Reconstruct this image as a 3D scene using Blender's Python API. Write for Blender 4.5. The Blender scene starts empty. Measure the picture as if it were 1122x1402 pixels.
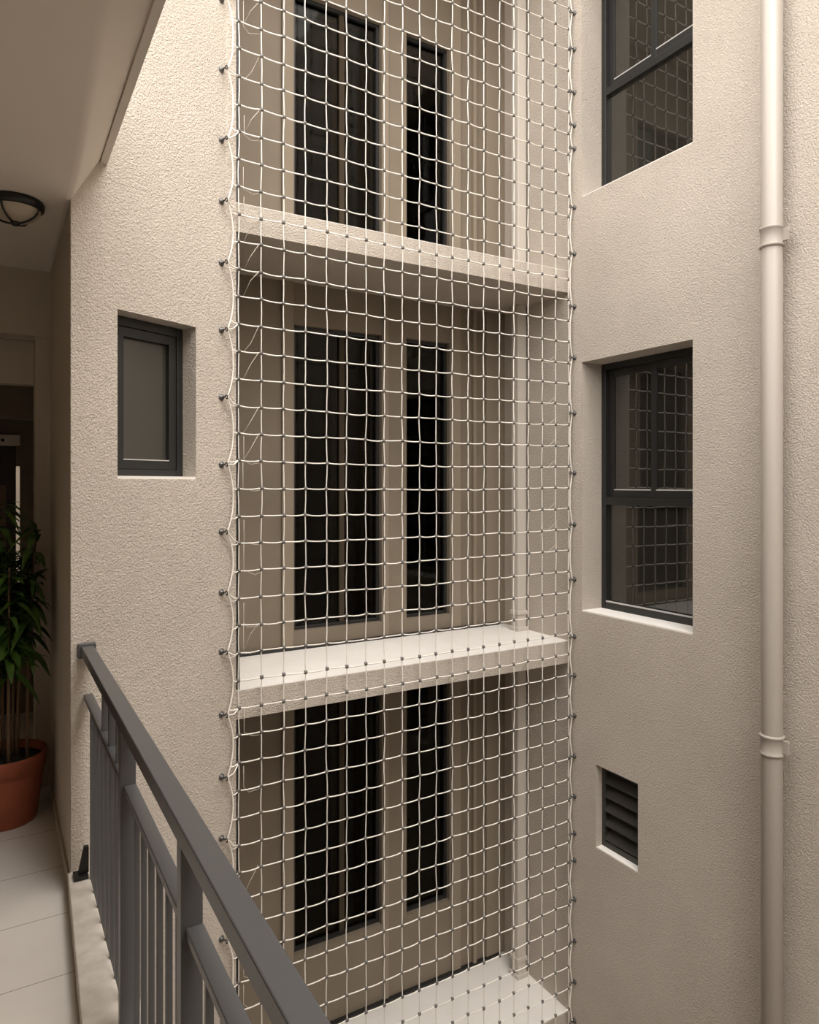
import bpy, bmesh, math, random
from mathutils import Vector, Matrix
random.seed(7)
S = bpy.context.scene
C = S.collection
# ------------------------------------------------------------------ camera numbers
F, CX, HY = 967.0, 561.0, 664.0          # focal length in px, principal column, horizon row
TH = math.radians(30.56)                 # yaw between the lens axis and the corridor direction
CT, ST = math.cos(TH), math.sin(TH)
EYE = 1.7
def ray(px):                             # ground direction (x, y) of an image column
    a = (px - CX) / F
    return CT * a + ST, -ST * a + CT
def on_y(px, y):  r = ray(px); return r[0] / r[1] * y       # x on the plane y = const
def on_x(px, x):  r = ray(px); return r[1] / r[0] * x       # y on the plane x = const
def depth(x, y):  return ST * x + CT * y
def z_at(py, x, y): return EYE - (py - HY) / F * depth(x, y)
# ------------------------------------------------------------------ main planes
VF = 3.669                               # front of the recessed bay
UR = on_y(779, VF)                       # right wall
VB = 4.40                                # back of the bay
L0 = Vector((.282, 3.268)); LD = Vector((.821, .401)).normalized(); LN = Vector((-LD.y, LD.x)); LLEN = .906
UL = (L0 + LD * LLEN).x
def on_L(px):                            # distance along the left wall
    r = Vector(ray(px))
    # L0 + s LD = t r
    den = LD.x * r.y - LD.y * r.x
    return (L0.y * r.x - L0.x * r.y) / den
ZB, ZT = -6.0, 7.5
# ------------------------------------------------------------------ materials
def mat(name, col, rough=.6, metal=0., spec=.5):
    m = bpy.data.materials.new(name); m.use_nodes = True
    b = m.node_tree.nodes['Principled BSDF']
    b.inputs['Base Color'].default_value = (*col, 1); b.inputs['Roughness'].default_value = rough
    b.inputs['Metallic'].default_value = metal; b.inputs['Specular IOR Level'].default_value = spec
    return m
def nd(m, t): return m.node_tree.nodes.new(t)
def lk(m, a, b): m.node_tree.links.new(a, b)
def mottle(m, c1, c2, scale, detail=4):
    b = m.node_tree.nodes['Principled BSDF']
    tc = nd(m, 'ShaderNodeTexCoord'); n = nd(m, 'ShaderNodeTexNoise'); r = nd(m, 'ShaderNodeValToRGB')
    n.inputs['Scale'].default_value = scale; n.inputs['Detail'].default_value = detail
    r.color_ramp.elements[0].position = .35; r.color_ramp.elements[1].position = .68
    r.color_ramp.elements[0].color = (*c1, 1); r.color_ramp.elements[1].color = (*c2, 1)
    lk(m, tc.outputs['Object'], n.inputs['Vector']); lk(m, n.outputs['Fac'], r.inputs['Fac'])
    lk(m, r.outputs['Color'], b.inputs['Base Color'])
    return tc
def bump(m, scale, dist, strength=1., detail=3, distort=0., vec=None):
    b = m.node_tree.nodes['Principled BSDF']
    tc = nd(m, 'ShaderNodeTexCoord'); n = nd(m, 'ShaderNodeTexNoise'); bp = nd(m, 'ShaderNodeBump')
    n.inputs['Scale'].default_value = scale; n.inputs['Detail'].default_value = detail
    n.inputs['Distortion'].default_value = distort
    bp.inputs['Distance'].default_value = dist; bp.inputs['Strength'].default_value = strength
    lk(m, tc.outputs['Object'], n.inputs['Vector']); lk(m, n.outputs['Fac'], bp.inputs['Height'])
    lk(m, bp.outputs['Normal'], b.inputs['Normal'])
STUCCO_A, STUCCO_B = (.50, .442, .380), (.555, .492, .425)
stucco = mat('stucco', STUCCO_A, .9, spec=.15); mottle(stucco, STUCCO_A, STUCCO_B, 1.6, 5); bump(stucco, 112, .0095, 1., 2, .5)
plaster = mat('smooth_plaster', (.50, .44, .365), .85, spec=.15); mottle(plaster, (.48, .42, .35), (.52, .455, .38), 2.2)
drip_m = mat('pale_drip_edge', (.66, .60, .53), .8); bump(plaster, 40, .002, .4)
ceil_m = mat('ceiling_paint', (.52, .455, .39), .9, spec=.1); mottle(ceil_m, (.70, .63, .55), (.74, .67, .59), 1.4)
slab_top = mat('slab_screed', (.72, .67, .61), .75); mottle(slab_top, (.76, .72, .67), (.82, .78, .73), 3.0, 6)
kerb_m = mat('kerb_cement', (.50, .45, .39), .85); mottle(kerb_m, (.52, .47, .41), (.66, .60, .53), 16, 6); bump(kerb_m, 30, .004, .4)
metal = mat('grey_painted_steel', (.078, .076, .077), .36)
frame_m = mat('anthracite_aluminium', (.018, .0175, .017), .4)
frame_hi = mat('pale_gasket', (.52, .50, .48), .35)
glass_d = mat('dark_window_glass', (.022, .020, .016), .03, spec=.9)
glass_d.node_tree.nodes['Principled BSDF'].inputs['IOR'].default_value = 1.6
glass_f = mat('smoked_frosted_glass', (.05, .047, .038), .16, spec=.8)
cord = mat('white_cord', (.80, .75, .68), .7, spec=.2)
ghost_m = mat('thin_twine', (.62, .56, .48), .6)
knot_m = mat('grey_knot', (.13, .12, .108), .4)
galv = mat('dull_zinc', (.12, .115, .11), .4, .6)
pipe_m = mat('beige_pvc', (.36, .318, .278), .38, spec=.4)
white_pipe = mat('pale_pvc', (.56, .51, .45), .45)
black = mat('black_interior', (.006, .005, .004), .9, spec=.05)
curtain_m = mat('brown_curtain', (.06, .046, .032), .95, spec=.05)
panel_m = mat('taupe_panel', (.21, .17, .125), .6, spec=.3); mottle(panel_m, (.185, .15, .11), (.225, .183, .137), 1.8)
panel_l = mat('light_taupe_trim', (.26, .213, .16), .7, spec=.2)
louver_m = mat('louver_aluminium', (.05, .046, .04), .38, .3)
terra = mat('terracotta', (.30, .075, .03), .75); mottle(terra, (.26, .062, .025), (.34, .09, .04), 6)
soil_m = mat('potting_soil', (.02, .014, .009), .95); bump(soil_m, 60, .01)
leaf_m = mat('leaf_green', (.035, .085, .012), .5); mottle(leaf_m, (.022, .06, .006), (.09, .17, .02), 9)
stem_m = mat('cane_brown', (.12, .07, .035), .8)
iron = mat('black_iron', (.006, .005, .005), .45)
bowl_m = mat('frosted_bowl', (.42, .36, .27), .35)
door_m = mat('dark_door', (.03, .018, .012), .45)
door_p = mat('door_inset', (.16, .10, .07), .6)
white_p = mat('white_lintel', (.72, .66, .58), .6)
# tiled floor with grout lines in real metres
tile_m = mat('floor_tile', (.56, .51, .455), .5)
tc = mottle(tile_m, (.68, .63, .575), (.75, .70, .64), 2.5, 6)
sx = nd(tile_m, 'ShaderNodeSeparateXYZ'); lk(tile_m, tc.outputs['Object'], sx.inputs[0])
def line(axis, pitch, ph):
    a = nd(tile_m, 'ShaderNodeMath'); a.operation = 'SUBTRACT'; a.inputs[1].default_value = ph
    d = nd(tile_m, 'ShaderNodeMath'); d.operation = 'DIVIDE'; d.inputs[1].default_value = pitch
    f = nd(tile_m, 'ShaderNodeMath'); f.operation = 'FRACT'
    l = nd(tile_m, 'ShaderNodeMath'); l.operation = 'LESS_THAN'; l.inputs[1].default_value = .012
    lk(tile_m, sx.outputs[axis], a.inputs[0]); lk(tile_m, a.outputs[0], d.inputs[0])
    lk(tile_m, d.outputs[0], f.inputs[0]); lk(tile_m, f.outputs[0], l.inputs[0]); return l
l1, l2 = line('Y', .39, 2.72), line('X', .39, .27)
mx = nd(tile_m, 'ShaderNodeMath'); mx.operation = 'MAXIMUM'
lk(tile_m, l1.outputs[0], mx.inputs[0]); lk(tile_m, l2.outputs[0], mx.inputs[1])
mix = nd(tile_m, 'ShaderNodeMixRGB'); bs = tile_m.node_tree.nodes['Principled BSDF']
src = bs.inputs['Base Color'].links[0].from_socket
lk(tile_m, mx.outputs[0], mix.inputs[0]); lk(tile_m, src, mix.inputs[1]); mix.inputs[2].default_value = (.36, .32, .28, 1)
lk(tile_m, mix.outputs[0], bs.inputs['Base Color'])
# see-through tinted pane for the bay windows
pane_m = bpy.data.materials.new('tinted_clear_glass'); pane_m.use_nodes = True
nt = pane_m.node_tree; nt.nodes.clear()
o_ = nt.nodes.new('ShaderNodeOutputMaterial'); tr = nt.nodes.new('ShaderNodeBsdfTransparent'); gl = nt.nodes.new('ShaderNodeBsdfGlossy')
fr = nt.nodes.new('ShaderNodeFresnel'); mxs = nt.nodes.new('ShaderNodeMixShader')
tr.inputs[0].default_value = (.55, .52, .46, 1); gl.inputs['Roughness'].default_value = .05; fr.inputs[0].default_value = 1.28
nt.links.new(fr.outputs[0], mxs.inputs[0]); nt.links.new(tr.outputs[0], mxs.inputs[1]); nt.links.new(gl.outputs[0], mxs.inputs[2])
nt.links.new(mxs.outputs[0], o_.inputs[0])
# ------------------------------------------------------------------ object helpers
def wloc(o):
    v = Vector(o.location)
    while o.parent: o = o.parent; v += Vector(o.location)
    return v
def obj(name, bm, m, parent=None, base=None, bevel=0., smooth=False):
    """bm is in world metres; links ONE mesh object"""
    off = wloc(parent) if parent else Vector((0, 0, 0))
    if base is not None: off = off + Vector(base) if parent else Vector(base)
    bmesh.ops.recalc_face_normals(bm, faces=bm.faces)
    bmesh.ops.translate(bm, verts=bm.verts, vec=-off)
    me = bpy.data.meshes.new(name); bm.to_mesh(me); bm.free()
    for mm in (m if isinstance(m, (list, tuple)) else [m]): me.materials.append(mm)
    o = bpy.data.objects.new(name, me); C.objects.link(o)
    if parent: o.parent = parent; o.location = base if base is not None else (0, 0, 0)
    elif base is not None: o.location = base
    if smooth:
        for p in me.polygons: p.use_smooth = True
    if bevel:
        b = o.modifiers.new('bevel', 'BEVEL'); b.width = bevel; b.segments = 2; b.limit_method = 'ANGLE'
    return o
def tag(o, label, cat=None, group=None, kind=None):
    o['label'] = label
    if cat: o['category'] = cat
    if group: o['group'] = group
    if kind: o['kind'] = kind
    return o
def thing(name, label, cat, loc, group=None, kind=None):
    o = bpy.data.objects.new(name, None); C.objects.link(o); o.location = loc; o.empty_display_size = .1
    return tag(o, label, cat, group, kind)
def copy_tree(o, parent=None):
    c = o.copy(); C.objects.link(c); c.parent = parent
    for ch in list(o.children): copy_tree(ch, c)
    return c
class Fr:                                # local frame of a wall: s along, t into the wall, z up
    def __init__(s, o, d, n): s.o, s.d, s.n = Vector(o), Vector(d), Vector(n)
    def p(s, a, t, z): q = s.o + s.d * a + s.n * t; return Vector((q.x, q.y, z))
W = Fr((0, 0), (1, 0), (0, 1))           # plain world axes
FR = Fr((UR, 0), (0, 1), (1, 0))
FL = Fr(L0, LD, LN)
FB = Fr((0, VB), (1, 0), (0, 1))
def NB(): return bmesh.new()
def box(bm, f, s0, s1, t0, t1, z0, z1, mi=0):
    v = [bm.verts.new(f.p(a, b, c)) for c in (z0, z1) for a, b in ((s0, t0), (s1, t0), (s1, t1), (s0, t1))]
    for q in ((0, 3, 2, 1), (4, 5, 6, 7), (0, 1, 5, 4), (1, 2, 6, 5), (2, 3, 7, 6), (3, 0, 4, 7)):
        fc = bm.faces.new([v[i] for i in q]); fc.material_index = mi
    return bm
def prism(bm, poly, z0, z1):
    a = [bm.verts.new((x, y, z0)) for x, y in poly]; b = [bm.verts.new((x, y, z1)) for x, y in poly]
    bm.faces.new(a[::-1]); bm.faces.new(b); n = len(poly)
    for i in range(n): bm.faces.new((a[i], a[(i + 1) % n], b[(i + 1) % n], b[i]))
    return bm
def tube(bm, pts, r, n=6, mi=0, cap=True, closed=False):
    pts = [Vector(p) for p in pts]; rings = []
    N = len(pts)
    for i, p in enumerate(pts):
        a = pts[(i - 1) % N] if (i > 0 or closed) else p
        b = pts[(i + 1) % N] if (i < N - 1 or closed) else p
        d = (b - a).normalized()
        up = Vector((0, 0, 1)) if abs(d.z) < .9 else Vector((1, 0, 0))
        x = d.cross(up).normalized(); y = d.cross(x)
        rr = r[i] if isinstance(r, (list, tuple)) else r
        rings.append([bm.verts.new(p + (x * math.cos(2 * math.pi * k / n) + y * math.sin(2 * math.pi * k / n)) * rr) for k in range(n)])
    for i in range(N if closed else N - 1):
        A, B = rings[i], rings[(i + 1) % N]
        for k in range(n):
            f = bm.faces.new((A[k], A[(k + 1) % n], B[(k + 1) % n], B[k])); f.material_index = mi; f.smooth = True
    if cap and not closed:
        for R in (rings[0], rings[-1]):
            f = bm.faces.new(R); f.material_index = mi
    return bm
def lathe(bm, prof, c, n=32, axis=(0, 0, 1), mi=0):
    """profile [(radius, height)] turned around `axis` through c"""
    q = Vector((0, 0, 1)).rotation_difference(Vector(axis)); c = Vector(c); rings = []
    for r, h in prof:
        rings.append([bm.verts.new(c + q @ Vector((r * math.cos(2 * math.pi * k / n), r * math.sin(2 * math.pi * k / n), h))) for k in range(n)])
    for A, B in zip(rings, rings[1:]):
        for k in range(n):
            f = bm.faces.new((A[k], A[(k + 1) % n], B[(k + 1) % n], B[k])); f.smooth = True; f.material_index = mi
    for R in (rings[0], rings[-1]):
        if (R[0].co - R[n // 2].co).length > 1e-4:
            f = bm.faces.new(R); f.material_index = mi
    bmesh.ops.remove_doubles(bm, verts=[v for R in (rings[0], rings[-1]) for v in R], dist=1e-5)
    return bm
def ball(bm, c, r, sx=1, sy=1, sz=1, mi=0):
    res = bmesh.ops.create_icosphere(bm, subdivisions=1, radius=r, matrix=Matrix.Translation(c) @ Matrix.Diagonal((sx, sy, sz, 1)))
    for v in res['verts']:
        for f in v.link_faces: f.material_index = mi; f.smooth = True
def holed(bm, f, s0, s1, z0, z1, th, holes):
    """a slab of wall, th thick, with rectangular openings through it"""
    ss = sorted({s0, s1, *[h[0] for h in holes], *[h[1] for h in holes]})
    zz = sorted({z0, z1, *[h[2] for h in holes], *[h[3] for h in holes]})
    def inside(a, b): return any(h[0] < a < h[1] and h[2] < b < h[3] for h in holes)
    for t in (0, th):
        for a0, a1 in zip(ss, ss[1:]):
            for b0, b1 in zip(zz, zz[1:]):
                if not inside((a0 + a1) / 2, (b0 + b1) / 2):
                    bm.faces.new([bm.verts.new(f.p(*q)) for q in ((a0, t, b0), (a1, t, b0), (a1, t, b1), (a0, t, b1))])
    for (a0, a1, b0, b1) in [(s0, s1, z0, z1)] + list(holes):
        for e0, e1 in (((a0, b0), (a1, b0)), ((a1, b0), (a1, b1)), ((a1, b1), (a0, b1)), ((a0, b1), (a0, b0))):
            bm.faces.new([bm.verts.new(f.p(*q)) for q in ((e0[0], 0, e0[1]), (e1[0], 0, e1[1]), (e1[0], th, e1[1]), (e0[0], th, e0[1]))])
    bmesh.ops.remove_doubles(bm, verts=bm.verts, dist=1e-5)
    return bm
def struct(name, bm, m, label, **k): return tag(obj(name, bm, m, **k), label, kind='structure')
def ring_frame(bm, f, s0, s1, z0, z1, t0, t1, w, wb=None, wt=None):
    wb = w if wb is None else wb; wt = w if wt is None else wt
    box(bm, f, s0, s0 + w, t0, t1, z0, z1); box(bm, f, s1 - w, s1, t0, t1, z0, z1)
    box(bm, f, s0 + w, s1 - w, t0, t1, z0, z0 + wb); box(bm, f, s0 + w, s1 - w, t0, t1, z1 - wt, z1)
    return bm
# ================================================================== RIGHT WALL
v_far, v_near = on_x(797, UR), on_x(949, UR)
zr = lambda py, px: z_at(py, UR, on_x(px, UR))
W_B, W_T = zr(869.5, 949), zr(464.5, 949)
U_B = zr(271, 795); U_T = U_B + (W_T - W_B)
LVf, LVn = on_x(816.5, UR), on_x(874, UR)
LV_T, LV_B = zr(1047, 817), zr(1161, 817)
struct('wall_right', holed(NB(), FR, -4.5, VB + .3, ZB, ZT, .26,
       [(v_near, v_far, W_B, W_T), (v_near, v_far, U_B, U_T), (LVn, LVf, LV_B, LV_T)]), stucco,
       'beige stucco right wall with two windows, a vent and a drainpipe')
REC = .185
def slider_window(name, z0, z1, label):
    s0, s1 = v_near, v_far
    t = REC
    root = thing(name, label, None, FR.p((s0 + s1) / 2, t, z0), kind='structure')
    fr_ = NB(); zt = z0 + (z1 - z0) * .445
    ring_frame(fr_, FR, s0, s1, z0, z1, t, t + .07, .04, .055, .04)
    box(fr_, FR, s0 + .04, s1 - .04, t + .002, t + .068, zt - .03, zt + .02)
    obj('frame', fr_, frame_m, root, bevel=.003)
    g = box(NB(), FR, s0, s1, .004, t, z0, z0 + .008); tag(obj('sill', g, slab_top, root), 'pale smooth sill')  # sill brightness put into a paler colour than the wall
    g = NB(); box(g, FR, s0 + .04, s1 - .04, t + .001, t + .012, z0 + .055, z0 + .064)
    tag(obj('glazing_bead', g, frame_hi, root), 'thin pale bead along the lower pane')
    p = NB(); box(p, FR, s0 + .04, s1 - .04, t + .030, t + .036, z0 + .055, zt - .03); obj('pane', p, glass_d, root)
    mid = (s0 + s1) / 2 - .01
    for k, (a, b, dt) in enumerate(((mid - .02, s1 - .04, .036), (s0 + .04, mid + .035, .012))):
        sh = NB(); ring_frame(sh, FR, a, b, zt + .02, z1 - .04, t + dt, t + dt + .024, .042, .05, .05)
        so = obj('sash', sh, frame_m, root, bevel=.002)
        p = NB(); box(p, FR, a + .042, b - .042, t + dt + .010, t + dt + .015, zt + .07, z1 - .09); obj('pane', p, glass_d, so)
        g = NB(); box(g, FR, a + .042, b - .042, t + dt - .001, t + dt + .009, zt + .07, zt + .077)
        tag(obj('glazing_bead', g, frame_hi, so), 'thin pale bead under the pane')
        if k == 1:
            l = NB(); lathe(l, [(0, 0), (.008, 0), (.008, .006), (0, .006)], FR.p(b - .021, t + dt, (zt + z1) / 2 + .06), 12, (-1, 0, 0))
            tag(obj('latch', l, iron, so), 'small black round latch')
    return root
slider_window('window_1', W_B, W_T, 'middle dark framed sliding window in the right wall, seen whole')
slider_window('window_2', U_B, U_T, 'upper dark framed window in the right wall, cut off by the top of the photo')
# louvred vent
lv = thing('louver_vent', 'small dark louvred vent grille set low in the right wall', 'vent', FR.p((LVn + LVf) / 2, .05, LV_B))
t = .055
b = box(NB(), FR, LVn, LVf, .003, t, LV_B, LV_B + .006); tag(obj('sill', b, slab_top, lv), 'pale thin sill')  # paler than the wall, imitating a lit ledge
b = NB(); ring_frame(b, FR, LVn, LVf, LV_B, LV_T, t, t + .05, .03, .045, .04); obj('frame', b, louver_m, lv, bevel=.002)
b = NB(); box(b, FR, LVn + .03, LVf - .03, t + .075, t + .08, LV_B + .045, LV_T - .04); obj('backing', b, black, lv)
nsl = 5; hh = (LV_T - .04 - LV_B - .045)
for k in range(nsl):
    zc = LV_B + .045 + hh * (k + .12) / nsl
    b = NB()
    pts = [(t - .006, zc), (t - .006, zc + .008), (t + .055, zc + .078), (t + .06, zc + .072)]
    for a in (LVn + .03, LVf - .03): pts_w = None
    A = [b.verts.new(FR.p(LVn + .03, q[0], q[1])) for q in pts]; B = [b.verts.new(FR.p(LVf - .03, q[0], q[1])) for q in pts]
    b.faces.new(A); b.faces.new(B[::-1])
    for i in range(4): b.faces.new((A[i], A[(i + 1) % 4], B[(i + 1) % 4], B[i]))
    obj('slat', b, louver_m, lv)
# drainpipe
PX = UR - .085; PR = .050
PV = on_x(1057.5, PX)
dp = thing('drainpipe', 'beige drainpipe running down the right wall beside the windows', 'drainpipe', (PX, PV, ZB))
b = NB(); lathe(b, [(PR, ZB), (PR, ZT)], (PX, PV, 0), 40); obj('pipe', b, pipe_m, dp)
for py in (326, 1019):
    zc = z_at(py, PX, PV)
    b = NB(); r = PR
    lathe(b, [(r, zc - .052), (r + .007, zc - .050), (r + .010, zc - .044), (r + .007, zc - .037), (r + .004, zc - .033), (r + .004, zc + .033),
              (r + .007, zc + .037), (r + .010, zc + .044), (r + .007, zc + .050), (r, zc + .052)], (PX, PV, 0), 40)
    c = obj('clamp', b, pipe_m, dp)
    b = NB(); box(b, W, PX + .02, UR, PV - .012, PV + .012, zc - .016, zc + .016); obj('wall_stay', b, pipe_m, c)
    b = NB(); box(b, W, PX + .002, PX + .018, PV - PR - .032, PV - PR + .002, zc - .03, zc + .034)
    tube(b, [(PX + .010, PV - PR - .03, zc + .03 * math.cos(a) + .002) if False else (PX + .010, PV - PR - .022 - .012 * math.sin(a), zc + .02 + .016 * math.cos(a)) for a in [k * math.pi / 6 for k in range(13)]], .003, 6)
    obj('screw_tab', b, pipe_m, c, bevel=.003)
# ================================================================== LEFT WALL
l0, l1_ = on_L(161), on_L(268.5)
def zl(py, px): q = L0 + LD * on_L(px); return z_at(py, q.x, q.y)
LW_T = zl(423, 161); LW_B = (zl(655, 161) + zl(656.7, 268)) / 2
bm = holed(NB(), FL, 0, LLEN, ZB, ZT, .16, [(l0, l1_, LW_B, LW_T)])
for v_ in bm.verts:                       # cut the near end flush with the corridor side
    if v_.co.x < L0.x - 1e-4:
        k_ = (L0.x - v_.co.x) / LD.x; v_.co.x += LD.x * k_; v_.co.y += LD.y * k_
box(bm, W, UL - .09, UL, VF - .03, VB + .3, ZB, ZT)       # return into the bay
struct('wall_left', bm, stucco, 'beige stucco left wall with one small window')
w3 = thing('window_3', 'small dark framed single window in the left wall', None, FL.p((l0 + l1_) / 2, .10, LW_B), kind='structure')
t = .098
b = box(NB(), FL, l0, l1_, .003, t, LW_B, LW_B + .013); tag(obj('sill', b, slab_top, w3), 'pale thin sill')  # pale front strip stands in for a lit sill top
b = NB(); ring_frame(b, FL, l0, l1_, LW_B, LW_T, t, t + .06, .035, .045, .045); obj('frame', b, frame_m, w3, bevel=.003)
b = NB(); ring_frame(b, FL, l0 + .035, l1_ - .035, LW_B + .045, LW_T - .045, t + .008, t + .05, .042, .046, .046); box(b, FL, l0 + .07, l0 + .105, t + .008, t + .05, LW_B + .085, LW_T - .085); sh = obj('sash', b, frame_m, w3, bevel=.003)
b = NB(); box(b, FL, l0 + .077, l1_ - .077, t + .034, t + .040, LW_B + .091, LW_T - .091); obj('pane', b, glass_f, sh)
b = NB(); box(b, FL, l0 + .077, l1_ - .077, t + .009, t + .033, LW_B + .090, LW_B + .0945); tag(obj('glazing_bead', b, frame_hi, sh), 'thin pale bead under the pane')
# ================================================================== RECESSED BAY
ZS = [.617 - 2.574, .617, 3.191, 5.765]
def slab(name, ztop, label):
    bm = box(NB(), W, UL, UR, VF, VB + .02, ztop - .154, ztop - .004)
    o = struct(name, bm, stucco, label, base=((UL + UR) / 2, VF, ztop - .154))
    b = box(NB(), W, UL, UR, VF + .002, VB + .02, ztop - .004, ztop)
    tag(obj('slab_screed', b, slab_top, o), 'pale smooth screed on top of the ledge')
    return o
slab('bay_slab', ZS[1], 'middle concrete ledge behind the net, its pale top seen from above')
slab('bay_slab', ZS[0], 'lowest ledge behind the net at the bottom of the photo')
slab('bay_slab', ZS[2], 'upper concrete ledge behind the net, seen from below')
slab('bay_slab', ZS[3], 'ledge above the photo over the topmost bay windows')
slab('bay_slab', ZS[0] - 2.574, 'ledge below the photo under the lowest bay windows')
a0, a1, c0, c1 = on_y(403, VB), on_y(523, VB), on_y(557, VB), on_y(616, VB)
spans = [(.74 - 2.15, .40), (.735, 2.76), (3.30, 4.97)]
holes = [(q0, q1, z0, z1) for z0, z1 in spans for q0, q1 in ((a0, a1), (c0, c1))]
struct('wall_back', holed(NB(), FB, UL, UR, ZB, ZT, .18, holes), panel_m, 'taupe back wall of the recessed bay behind the net')
lvl = ['lowest', 'middle', 'upper']
def wavy(bm, x0, x1, y, z0, z1, amp, n):
    N = int((x1 - x0) / .012) + 2; f = []
    for i in range(N):
        x = x0 + (x1 - x0) * i / (N - 1); yy = y + amp * math.sin(n * 2 * math.pi * i / (N - 1)) + amp * .4 * math.sin(3.1 * n * i / (N - 1) + 1)
        f.append((bm.verts.new((x, yy, z0)), bm.verts.new((x, yy, z1))))
    for p, q in zip(f, f[1:]):
        fc = bm.faces.new((p[0], q[0], q[1], p[1])); fc.smooth = True
    return bm
wn = 4
for (z0, z1), nm in zip(spans, lvl):
    for (q0, q1), side in (((a0, a1), 'wide left'), ((c0, c1), 'narrow right')):
        w = thing('window_%d' % wn, '%s bay window behind the net on the %s level' % (side, nm), None, ((q0 + q1) / 2, VB + .05, z0), kind='structure'); wn += 1
        b = NB(); ring_frame(b, FB, q0, q1, z0, z1, .04, .10, .022); obj('frame', b, frame_m, w)
        mids = [q0 + (q1 - q0) * .56] if q1 - q0 > .5 else []
        edges = [q0 + .022] + mids + [q1 - .022]
        for m_ in mids:
            b = box(NB(), FB, m_ - .018, m_ + .018, .045, .095, z0 + .022, z1 - .022); obj('mullion', b, curtain_m, w)
        for e0, e1 in zip(edges, edges[1:]):
            b = box(NB(), FB, e0, e1, .062, .068, z0 + .022, z1 - .022); obj('pane', b, pane_m, w)
    # dark room with drawn-back curtains behind the panes
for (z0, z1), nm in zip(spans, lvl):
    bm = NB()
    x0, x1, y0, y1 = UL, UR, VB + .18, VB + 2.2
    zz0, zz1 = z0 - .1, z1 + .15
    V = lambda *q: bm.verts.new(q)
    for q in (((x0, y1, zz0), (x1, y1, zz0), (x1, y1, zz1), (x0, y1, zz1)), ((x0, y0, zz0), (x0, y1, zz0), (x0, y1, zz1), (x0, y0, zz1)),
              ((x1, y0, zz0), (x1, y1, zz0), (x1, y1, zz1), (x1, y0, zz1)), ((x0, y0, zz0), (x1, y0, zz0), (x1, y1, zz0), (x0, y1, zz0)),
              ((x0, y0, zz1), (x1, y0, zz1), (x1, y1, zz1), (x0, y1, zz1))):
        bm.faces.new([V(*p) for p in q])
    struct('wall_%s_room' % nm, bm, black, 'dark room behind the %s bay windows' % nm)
    for (s, e), what in (((a0 + .02, a0 + .10), 'left edge of the wide window'), ((a0 + .36, a0 + .47), 'middle of the wide window'),
                         ((a1 - .10, a1 - .0), 'right edge of the wide window'), ((c0 + .07, c0 + .13), 'narrow window')):
        b = wavy(NB(), s, e, VB + .20, z0 - .05, z1 + .1, .014, 2)
        cu = obj('curtain', b, curtain_m, base=((s + e) / 2, VB + .2, z0 - .05)); sm = cu.modifiers.new('s', 'SOLIDIFY'); sm.thickness = .004
        tag(cu, 'brown curtain fold at the %s, %s level behind the net' % (what, nm), 'curtain', 'curtains behind the bay windows')
# pilaster relief and low tracks on the back wall
for (z0, z1), nm, zs in zip(spans, lvl, ZS):
    zt = zs + 2.574 - .154
    b = NB()
    for q0, q1, d in ((UL + .0, UL + .05, .03), (a0 - .09, a0 - .012, .022), (a1 + .012, a1 + .05, .015), (c1 + .012, c1 + .09, .02), (c1 + .20, c1 + .23, .03), (c1 + .33, UR, .02)):
        if q1 > q0: box(b, FB, q0, q1, -d, 0, zs + .02, zt)
    struct('trim_%s_piers' % nm, b, panel_l, 'slim taupe vertical trims beside the bay windows on the %s level' % nm, bevel=.003)
    b = box(NB(), FB, UL + .05, UR - .06, -.035, 0, zs, zs + .018)
    struct('trim_%s_track' % nm, b, frame_m, 'dark low track along the foot of the bay wall on the %s level' % nm)
    b = box(NB(), W, UL, UL + .030, VF + .006, VF + .04, zs, zt)
    struct('trim_%s_jamb' % nm, b, frame_m, 'dark upright jamb just inside the left edge of the bay, %s level' % nm)
# pale square pipe in the corner of the bay
px0 = UR - .075; pv0 = 4.13
bp = thing('corner_pipe', 'pale square pipe in the right corner of the bay behind the net', 'pipe', (px0, pv0, ZS[0]))
for z0, z1 in ((ZS[0], ZS[1] - .154), (ZS[1], ZS[2] - .154), (ZS[2], ZS[3] - .154)):
    b = box(NB(), W, px0 - .03, px0 + .05, pv0 - .04, pv0 + .04, z0, z1); seg = obj('pipe', b, white_pipe, bp, bevel=.008)
    b = box(NB(), W, px0 - .045, px0 + .06, pv0 - .055, pv0 + .055, z0, z0 + .03)
    obj('shoe', b, white_pipe, seg, bevel=.004)
    b = box(NB(), W, px0 - .04, px0 + .055, pv0 - .048, pv0 + .048, z0 + .12, z0 + .15); obj('band', b, white_pipe, seg, bevel=.004)
# ================================================================== BALCONY AND CORRIDOR
EDGE = .4325
b = NB(); prism(b, [(-1.5, -3.5), (.42, -3.5), (.42, 3.33), (.282, 3.268), (.282, 8.), (-1.5, 8.)], -.16, 0)
struct('floor', b, tile_m, 'pale tiled floor of the balcony and corridor')
b = NB(); prism(b, [(-.012, -3.5), (.347, -3.5), (.347, 3.298), (.270, 3.262)], 0, .08)
struct('trim_kerb', b, kerb_m, 'low worn cement kerb along the foot of the railing', bevel=.004)
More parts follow.
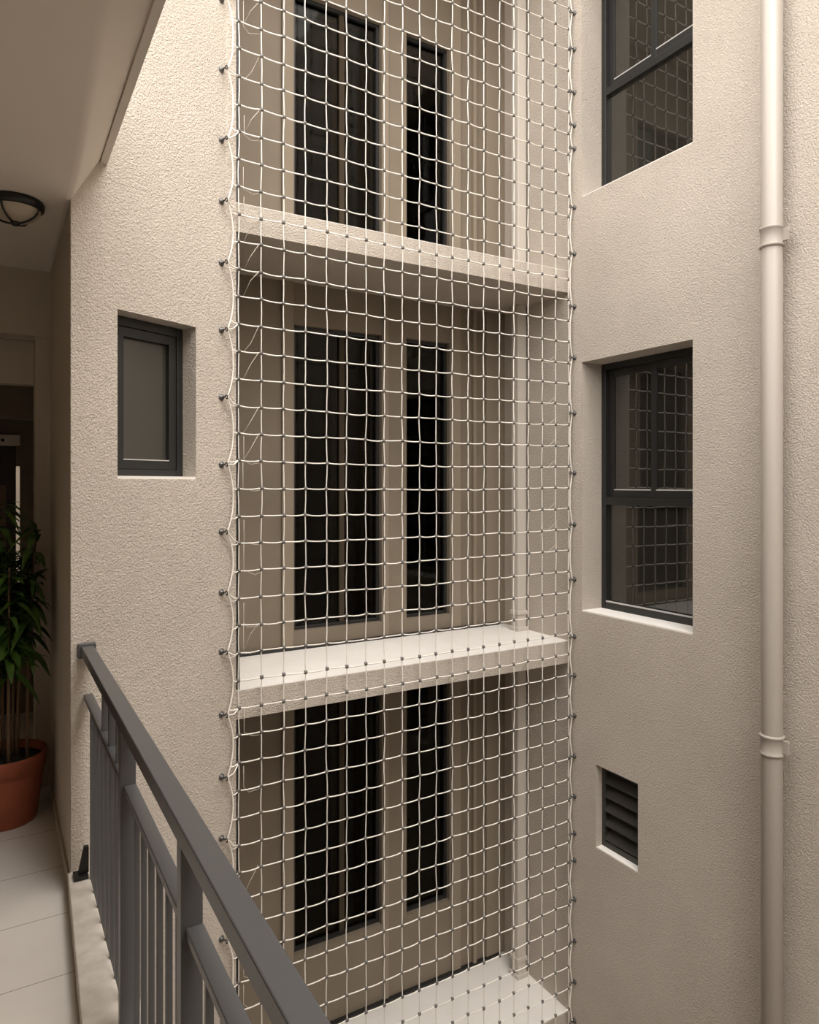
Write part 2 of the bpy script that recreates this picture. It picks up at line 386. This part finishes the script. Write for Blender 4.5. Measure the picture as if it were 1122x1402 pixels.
# ceiling: flat over the balcony, easing down to the lower corridor ceiling
HC, HL = 3.115, 2.895
def sst(x): x = max(0, min(1, x)); return x * x * (3 - 2 * x)
bm = NB(); us = [-1.5, -.9, -.4, -.1, .1] + [.16 + .02 * k for k in range(13)]; us[-1] = .403
vs = [-3.5, -2, -1, 0, .6, 1.1, 1.5] + [1.7 + .1 * k for k in range(17)] + [3.45, 4.0, 4.6, 5.5, 6.5, 8.0]
def hz(u, v): return HC - (HC - HL) * sst((v - 1.9) / 1.25) * max(0, min(1, (.402 - u) / .12))
g = [[bm.verts.new((u, v, hz(u, v))) for u in us] for v in vs]
for r0, r1 in zip(g, g[1:]):
    for k in range(len(us) - 1):
        f = bm.faces.new((r0[k], r0[k + 1], r1[k + 1], r1[k])); f.smooth = True
struct('ceiling', bm, ceil_m, 'dim beige ceiling over the balcony and corridor')
struct('trim_soffit', box(NB(), W, .403, EDGE, -3.5, 3.40, HC - .012, HC + .30), drip_m, 'pale drip edge along the outer side of the balcony ceiling', bevel=.002)
struct('ceiling_slab', box(NB(), W, -1.5, .403, -3.5, 8., HC + .01, HC + .30), plaster, 'upper floor slab above the balcony ceiling')
struct('wall_near', box(NB(), W, -1.7, -1.5, -3.5, 8.2, -.16, HC + .3), plaster, 'plastered wall on the inner side of the balcony, outside the photo')
struct('wall_behind', box(NB(), W, -1.5, .30, -3.7, -3.5, -.16, HC + .3), door_m, 'dark wall closing the balcony behind the viewer')  # added out of view, dark to cut light reaching the corridor
b = NB(); box(b, W, -1.7, .30, -3.5, 3.2, ZB, -.16); struct('wall_below', b, stucco, 'storey below the balcony, outside the photo')
struct('wall_opposite', box(NB(), W, .30, UR + .26, -4.8, -4.5, ZB, 6.0), stucco, 'wall closing the light well opposite the net, outside the photo')  # added out of view to block low sky light from behind
VE = 4.47
b = NB(); prism(b, [(.280, L0.y + .004), (.38, L0.y + .006 + .098 * LD.y / LD.x), (.38, 8.), (.280, 8.)], -.16, 3.2); struct('wall_corridor', b, plaster, 'smooth beige side wall of the corridor behind the corner')
struct('baseboard_corridor', box(NB(), W, .270, .282, L0.y + .004, VE, 0, .07), plaster, 'low skirting along the corridor side wall')
# receding portals
zc_ = HL
b = box(NB(), W, -1.5, .282, VE - .03, VE + .15, 2.53, zc_); struct('trim_beam', b, plaster, 'boxed beam across the corridor ceiling')
b = box(NB(), W, .205, .282, VE, VE + .2, 0, 2.53); box(b, W, -1.5, .205, VE + .16, VE + .26, 2.28, 2.53)
struct('trim_portal', b, plaster, 'doorway surround at the end of the corridor')
b = box(NB(), W, -1.5, .282, 5.2, 5.35, 2.13, zc_); struct('trim_far_beam', b, panel_m, 'dim second beam deeper in the corridor')
VD = 6.0
dx0 = on_y(22, VD); dx1 = on_y(27.5, VD)
b = NB(); box(b, W, dx1, .282, VD, VD + .12, 0, zc_); box(b, W, -1.5, dx1, VD, VD + .12, 2.07, zc_); box(b, W, dx0, dx1, VD, VD + .12, 0, .95); box(b, W, dx0, dx1, VD, VD + .12, 1.84, 2.0); box(b, W, -1.8, 2.2, 9.2, 9.3, -.2, 4.5)  # last box is an added backdrop blocking the sky behind the slit
struct('wall_end', b, panel_m, 'dim end wall of the corridor')
d = thing('door_1', 'dark door at the far end of the corridor under a white lintel', None, (-.4, VD, 0), kind='structure')
b = box(NB(), W, -1.5, dx0, VD + .02, VD + .07, 0, 1.99); obj('leaf', b, door_m, d)
b = box(NB(), W, -1.3, on_y(8, VD), VD + .012, VD + .02, .6, 1.70); tag(obj('inset', b, door_p, d), 'lighter brown inset')
b = box(NB(), W, -1.5, dx1, VD - .03, VD + .1, 1.99, 2.07); lt = tag(obj('lintel', b, white_p, d, bevel=.003), 'white lintel')
b = NB(); lathe(b, [(0, 0), (.012, 0), (.010, .008), (0, .01)], (on_y(3.5, VD), VD - .03, 2.028), 12, (0, -1, 0)); tag(obj('screw_cap', b, iron, lt), 'small dark screw cap')
struct('ground', box(NB(), W, -6, 12, -9, 14, ZB - .1, ZB), kerb_m, 'courtyard ground far below, outside the photo')
# ================================================================== RAILING
R0, R1 = .321, .369
def Lv(u): return L0.y + (u - L0.x) / LD.x * LD.y
rl = thing('balcony_railing', 'grey steel balcony railing with flat handrail and close bars', 'railing', (.345, 3.2, .0))
ZR = 1.02
b = box(NB(), W, R0, R1, -3.4, Lv(R0) - .001, ZR - .042, ZR); obj('handrail', b, metal, rl, bevel=.003)
b = box(NB(), W, R0 - .012, R1 + .010, 3.262, 3.29, ZR - .052, ZR + .010); tag(obj('wall_collar', b, metal, rl, bevel=.003), 'square collar fixing the handrail to the wall')
posts = [2.245 - .778 * k for k in range(8)]
PW = .038
for pv in posts:
    b = box(NB(), W, R0 + .003, R1 - .001, pv - PW / 2, pv + PW / 2, 0.0, ZR - .042); obj('post', b, metal, rl, bevel=.002)
ends = [Lv(R0)] + posts
for k, (hi, lo) in enumerate(zip(ends, ends[1:])):
    hi_ = hi - (PW / 2 if k else 0.002); lo_ = lo + PW / 2
    b = box(NB(), W, .333, .369, lo_, hi_, .790, .811); obj('middle_rail', b, metal, rl, bevel=.002)
    n = 8 if k == 0 else 6
    sp = (hi_ - lo_) / (n + 1)
    for i in range(n):
        v = lo_ + sp * (i + 1)
        b = box(NB(), W, .345, .360, v - .006, v + .006, 0.0, .790); obj('baluster', b, metal, rl)
    if k == 0:
        for i in range(3):
            v = lo_ + .16 + i * .17
            b = box(NB(), W, .340, .362, v - .01, v + .01, .811, ZR - .042); tag(obj('spacer', b, metal, rl), 'short upright between the two rails near the wall')
b = NB(); box(b, W, .286, .340, 3.17, 3.235, .08, .096)
q4 = ((.302, .096), (.343, .096), (.343, .205), (.325, .205))
A = [b.verts.new((x, y, z)) for y in (3.195, 3.213) for x, z in q4]
b.faces.new(A[:4]); b.faces.new(A[4:])
for i in range(4): b.faces.new((A[i], A[(i + 1) % 4], A[4 + (i + 1) % 4], A[4 + i]))
tag(obj('foot_bracket', b, iron, rl, bevel=.002), 'black bracket bolting the railing to the kerb')
# ================================================================== SAFETY NET
VN = 3.625
cols = [327.1, 358, 388.7, 418.4, 447.6, 475, 501.4, 526.4, 551, 574.6, 597.8, 619.6, 641.3, 662.7, 684, 704, 723.8, 742.8, 761, 779]
U = [on_y(p, VN) for p in cols]
z_ref = z_at(705.3, U[1], VN); DZ = (z_at(39.4, U[1], VN) - z_at(1222.9, U[1], VN)) / 32
Z = [z_ref + DZ * k for k in range(-32, 30)]
rnd = random.Random(3)
K = [[Vector((u + rnd.uniform(-.003, .003), VN + rnd.uniform(-.004, .004), z + rnd.uniform(-.003, .003) - .010 * math.sin(math.pi * i / 19)))
      for i, u in enumerate(U)] for z in Z]
net = thing('safety_net', 'white knotted safety net stretched over the recessed bay', 'net', (U[0], VN, Z[0]))
bm = NB()
CR = .0036
for i in range(len(U)):
    pts = []
    for j in range(len(Z)):
        pts.append(K[j][i])
        if j < len(Z) - 1:
            m_ = (K[j][i] + K[j + 1][i]) / 2; m_.x += rnd.uniform(-.002, .002); pts.append(m_)
    tube(bm, pts, CR * .9, 5)
hookL = [0, 95.5, 191.5, 275.8, 360, 452, 544, 636, 728, 811, 892, 978, 1063.5, 1147.5, 1285]
hookR = [18.5, 68, 127, 172, 204, 284.5, 348, 420, 490, 566, 647.5, 718, 793, 871.6, 924.5, 979.5, 1035, 1090, 1140.5, 1177.5, 1231, 1288, 1344, 1397]
sH = on_L(303); hl = L0 + LD * sH
zHL = sorted([z_at(y, hl.x, hl.y) for y in hookL])
vHR = on_x(787.5, UR)
zHR = sorted([z_at(y, UR, vHR) for y in hookR])
zHL = [zHL[0] - .36] + zHL + [zHL[-1] + .37]
def ropeL(z):                            # rope zigzags towards each hook
    d = min(abs(z - q) for q in zHL)
    s = on_L(305) + (on_L(313) - on_L(305)) * (1 - (1 - min(1, d / .16)) ** 2)
    return FL.p(s, -.035, z)
def ropeR(z):
    d = min(abs(z - q) for q in zHR)
    return Vector((UR - .018 - .020 * min(1, d / .11), on_x(786, UR) - .004, z))
for j, z in enumerate(Z):
    pts = [ropeL(z - .004 + rnd.uniform(-.012, .012))]
    m_ = (pts[0] + K[j][0]) / 2; m_.z -= .006; pts.append(m_)
    for i in range(len(U)):
        pts.append(K[j][i])
        if i < len(U) - 1:
            a, c_ = K[j][i], K[j][i + 1]; sg = rnd.uniform(.001, .006)
            for q in (.33, .67):
                m_ = a.lerp(c_, q); m_.z -= sg; pts.append(m_)
    e = ropeR(z + .004); m_ = (K[j][-1] + e) / 2; m_.z -= .004; pts += [m_, e]
    tube(bm, pts, CR, 5)
for j in range(len(Z)):
    for i in range(len(U)):
        ball(bm, K[j][i], .0128, 1, .8, 1.1, 1)
tag(obj('net_mesh', bm, [cord, knot_m], net), 'white cord squares with dark grey knots')
b = NB(); zz = [Z[0] + (Z[-1] - Z[0]) * k / 420 for k in range(421)]
tube(b, [ropeL(z) for z in zz], .0040, 6)
obj('border_rope', b, cord, net)
b = NB(); tube(b, [ropeR(z) for z in zz], .0042, 6); obj('border_rope', b, cord, net)
# thin ties from each hook to the net
for z in zHL:
    j = min(range(len(Z)), key=lambda q: abs(Z[q] - z))
    h = FL.p(sH, -.055, z); a = FL.p(on_L(305), -.035, z)
    m_ = (h + K[j][0]) / 2; m_.z -= .012
    obj('hook_tie', tube(NB(), [h, a, m_, K[j][0]], .0034, 5), cord, net)
for z in zHR:
    j = min(range(len(Z)), key=lambda q: abs(Z[q] - z))
    obj('hook_tie', tube(NB(), [Vector((UR - .045, vHR, z)), K[j][-1]], .003, 5), cord, net)
tw = lambda p: obj('loose_twine', tube(NB(), p, 0.0016, 4), ghost_m, net)  # strands added to imitate faint ghost lines of the net
for j in range(4, len(Z) - 3):           # thin strands for the net's ghost lines behind the first columns
    if rnd.random() < .5:
        a = K[j][0] + Vector((.035, .03, 0)); c_ = K[j][1] + Vector((0, .012, 0)); m_ = (a + c_) / 2; m_.z -= rnd.uniform(.005, .04); m_.x += rnd.uniform(-.03, .02); c_.z -= rnd.uniform(0, .02)
        tw([a + Vector((0, 0, .10 + rnd.uniform(0, .05))), a, m_, c_])
    if rnd.random() < .3:
        a = K[j][0] + Vector((.03, .02, 0)); c_ = K[j + 1][1] + Vector((-.01, .02, 0)); m_ = (a + c_) / 2; m_.z += rnd.uniform(-.03, .03)
        tw([a, m_, c_])
for j in range(30, 40):
    a = K[j][17] + Vector((0, .03, 0)); c_ = K[j][18] + Vector((.01, .02, .04)); m_ = (a + c_) / 2; m_.z -= .03
    if rnd.random() < .5: tw([a, m_, c_])
# ------------------------------------------------------------------ anchor hooks
def ordinal(n):
    w = ['topmost', 'second', 'third', 'fourth', 'fifth', 'sixth', 'seventh', 'eighth', 'ninth', 'tenth', 'eleventh', 'twelfth', 'thirteenth', 'fourteenth', 'fifteenth',
         'sixteenth', 'seventeenth', 'eighteenth', 'nineteenth', 'twentieth', 'twenty-first', 'twenty-second', 'twenty-third', 'twenty-fourth']
    return w[n]
def make_hook(root, axis):
    ax = Vector(axis); o = Vector(root.location)
    b = NB(); lathe(b, [(0, 0), (.0165, 0), (.0175, .003), (.014, .006), (.009, .007), (.009, .015), (0, .015)], o, 14, axis); obj('washer', b, galv, root)
    side = ax.cross(Vector((0, 0, 1))).normalized()
    b = NB(); pts = [o + ax * .012, o + ax * .030] + [o + ax * (.040 - .009 * math.cos(q)) + Vector((0, 0, 1)) * .009 * math.sin(q) for q in [k * .55 for k in range(1, 10)]]
    tube(b, pts, .0042, 7); obj('hook', b, galv, root)
refsL = {}
topL = sorted(zHL[1:-1], reverse=True)
aL = (-LN.x, -LN.y, 0)
near_l = ['at the very top edge of the photo', 'above the lower end of the ceiling edge', 'level with the lower end of the ceiling edge', 'level with the ceiling lamp', 'just below the upper ledge',
          'level with the top of the left window', 'level with the middle of the left window', 'level with the bottom of the left window', 'below the left window',
          'above the pale middle ledge', 'level with the back of the middle ledge', 'beside the underside of the middle ledge', 'left of the lowest bay windows', 'close above the handrail', 'seen below the handrail']
proto = None
for n, z in enumerate(topL):
    p = FL.p(sH, 0, z)
    lab = '%s hook in the left wall column, %s' % (ordinal(n), near_l[n])
    if proto is None:
        proto = thing('wall_hook', lab, 'hook', p, 'net hooks in the left wall'); make_hook(proto, aL)
    else:
        c = copy_tree(proto); c.location = p; c['label'] = lab
near_r = {}
proto = None
def rdesc(y):
    if y < 150: return 'left of the upper right window'
    if y < 260: return 'beside the lower part of the upper right window'
    if y < 400: return 'beside the right end of the upper ledge'
    if y < 480: return 'just above the middle right window'
    if y < 840: return 'left of the middle right window'
    if y < 930: return 'at the right end of the middle ledge'
    if y < 1043: return 'between the middle ledge and the vent'
    if y < 1170: return 'left of the vent'
    return 'below the level of the vent'
for n, y in enumerate(hookR):
    p = Vector((UR, vHR, z_at(y, UR, vHR)))
    lab = '%s hook in the right wall column, %s' % (ordinal(n), rdesc(y))
    if proto is None:
        proto = thing('wall_hook', lab, 'hook', p, 'net hooks in the right wall'); make_hook(proto, (-1, 0, 0))
    else:
        c = copy_tree(proto); c.location = p; c['label'] = lab
# ================================================================== CEILING LAMP
lx, ly = .045, 3.40
lx = on_y(21, ly); lz = HL
lamp = thing('ceiling_lamp', 'black ringed dome lamp on the corridor ceiling', 'lamp', (lx, ly, lz))
LR = .105
b = NB(); lathe(b, [(LR - .02, 0), (LR, 0), (LR + .006, -.012), (LR + .004, -.030), (LR - .006, -.038), (LR - .02, -.036)], (lx, ly, lz), 40); obj('ring', b, iron, lamp)
b = NB(); prof = [((LR - .008) * math.cos(k * math.pi / 20), -.030 - .062 * math.sin(k * math.pi / 20)) for k in range(11)]
lathe(b, prof, (lx, ly, lz), 40); obj('bowl', b, bowl_m, lamp)
for k in range(4):
    a = math.radians(58 + 90 * k); b = NB()
    tube(b, [(lx + math.cos(a) * r * 1.03, ly + math.sin(a) * r * 1.03, lz + h - .004) for r, h in prof], .004, 6); obj('strap', b, iron, lamp)
b = NB(); lathe(b, [(0, -.090), (.018, -.090), (.020, -.098), (.010, -.105), (0, -.108)], (lx, ly, lz), 16); obj('finial', b, iron, lamp)
# ================================================================== POTTED PLANT
py_ = 4.13; pxx = on_y(8, py_)
pl = thing('potted_plant', 'leafy green plant in a terracotta pot on the corridor floor', 'potted plant', (pxx, py_, 0))
b = NB(); lathe(b, [(0, 0), (.135, 0), (.142, .01), (.172, .24), (.172, .255), (.180, .26), (.190, .335), (.188, .345), (.175, .345), (.170, .29), (.0, .285)], (pxx, py_, 0), 40)
obj('pot', b, terra, pl)
b = NB(); lathe(b, [(0, .31), (.10, .315), (.170, .305)], (pxx, py_, 0), 30); obj('soil', b, soil_m, pl)
lb = NB(); rp = random.Random(11)
def leaf(bm, o, d, L, w, droop):
    d = d.normalized(); side = d.cross(Vector((0, 0, 1)))
    side = side.normalized() if side.length > .05 else Vector((1, 0, 0))
    pr = None; n = 6
    for i in range(n + 1):
        q = i / n; c = o + d * L * q + Vector((0, 0, -1)) * droop * L * q * q
        hw = w * math.sin(math.pi * min(1, .08 + .92 * q)) ** .8 * (1 - .25 * q)
        up = Vector((0, 0, .25 * hw))
        cur = [bm.verts.new(c - side * hw + up), bm.verts.new(c), bm.verts.new(c + side * hw + up)]
        if pr:
            for k in (0, 1):
                f = bm.faces.new((pr[k], pr[k + 1], cur[k + 1], cur[k])); f.smooth = True
        pr = cur
XMAX = .285
for k in range(7):
    a = k * 2.4; r0 = .05 + .03 * (k % 3)
    bx, by = pxx + r0 * math.cos(a), py_ + r0 * math.sin(a)
    hgt = rp.uniform(1.1, 1.62); lean = Vector((math.cos(a), math.sin(a), 0)) * rp.uniform(.03, .10)
    P = [Vector((bx, by, .30)) + lean * (q * q) + Vector((0, 0, (hgt - .30) * q)) for q in [i / 10 for i in range(11)]]
    b = NB(); tube(b, P, [.010 - .0005 * i for i in range(11)], 7); obj('stem', b, stem_m, pl)
    for q in range(64):
        tq = rp.uniform(.36, 1.0) ** .8; i = min(9, int(tq * 10)); c = P[i].lerp(P[i + 1], tq * 10 - i)
        an = rp.uniform(0, 2 * math.pi); el = rp.uniform(-.15, .75)
        d = Vector((math.cos(an) * math.cos(el), math.sin(an) * math.cos(el), math.sin(el)))
        L = rp.uniform(.12, .22)
        dn = d.normalized()
        if c.x + dn.x * L > XMAX - .02: continue
        if d.x < 0 and c.x + d.x * L < -1.4: continue
        if d.y > 0 and c.y + d.y * L > 4.42 and c.z > 2.4: continue
        if c.x + .02 > XMAX: continue
        leaf(lb, c, d, L, rp.uniform(.014, .025), rp.uniform(.3, 1.0))
obj('foliage', lb, leaf_m, pl)
# ================================================================== LIGHT AND CAMERA
wd = bpy.data.worlds.new('sky'); S.world = wd; wd.use_nodes = True
bg = wd.node_tree.nodes['Background']; bg.inputs[0].default_value = (1., .965, .922, 1); bg.inputs[1].default_value = 1.05
sun = bpy.data.lights.new('soft_sun', 'SUN'); sun.energy = 1.3; sun.angle = math.radians(60); sun.color = (1, .965, .925)
so_ = bpy.data.objects.new('soft_sun', sun); C.objects.link(so_)
so_.rotation_euler = (-Vector((.10, -.38, .90))).to_track_quat('-Z', 'Y').to_euler(); so_.location = (-2, -6, 9)
cam = bpy.data.cameras.new('camera'); co = bpy.data.objects.new('camera', cam); C.objects.link(co)
co.location = (0, 0, EYE); co.rotation_euler = (math.pi / 2, 0, -TH)
cam.sensor_fit = 'HORIZONTAL'; cam.sensor_width = 36; cam.lens = 36 * F / 1122
cam.shift_x = 0; cam.shift_y = (HY - 701) / 1122; cam.clip_start = .02
S.camera = co
S.view_settings.view_transform = 'Standard'; S.view_settings.look = 'None'; S.view_settings.exposure = 1.85; S.view_settings.gamma = 1
S.view_settings.use_curve_mapping = False
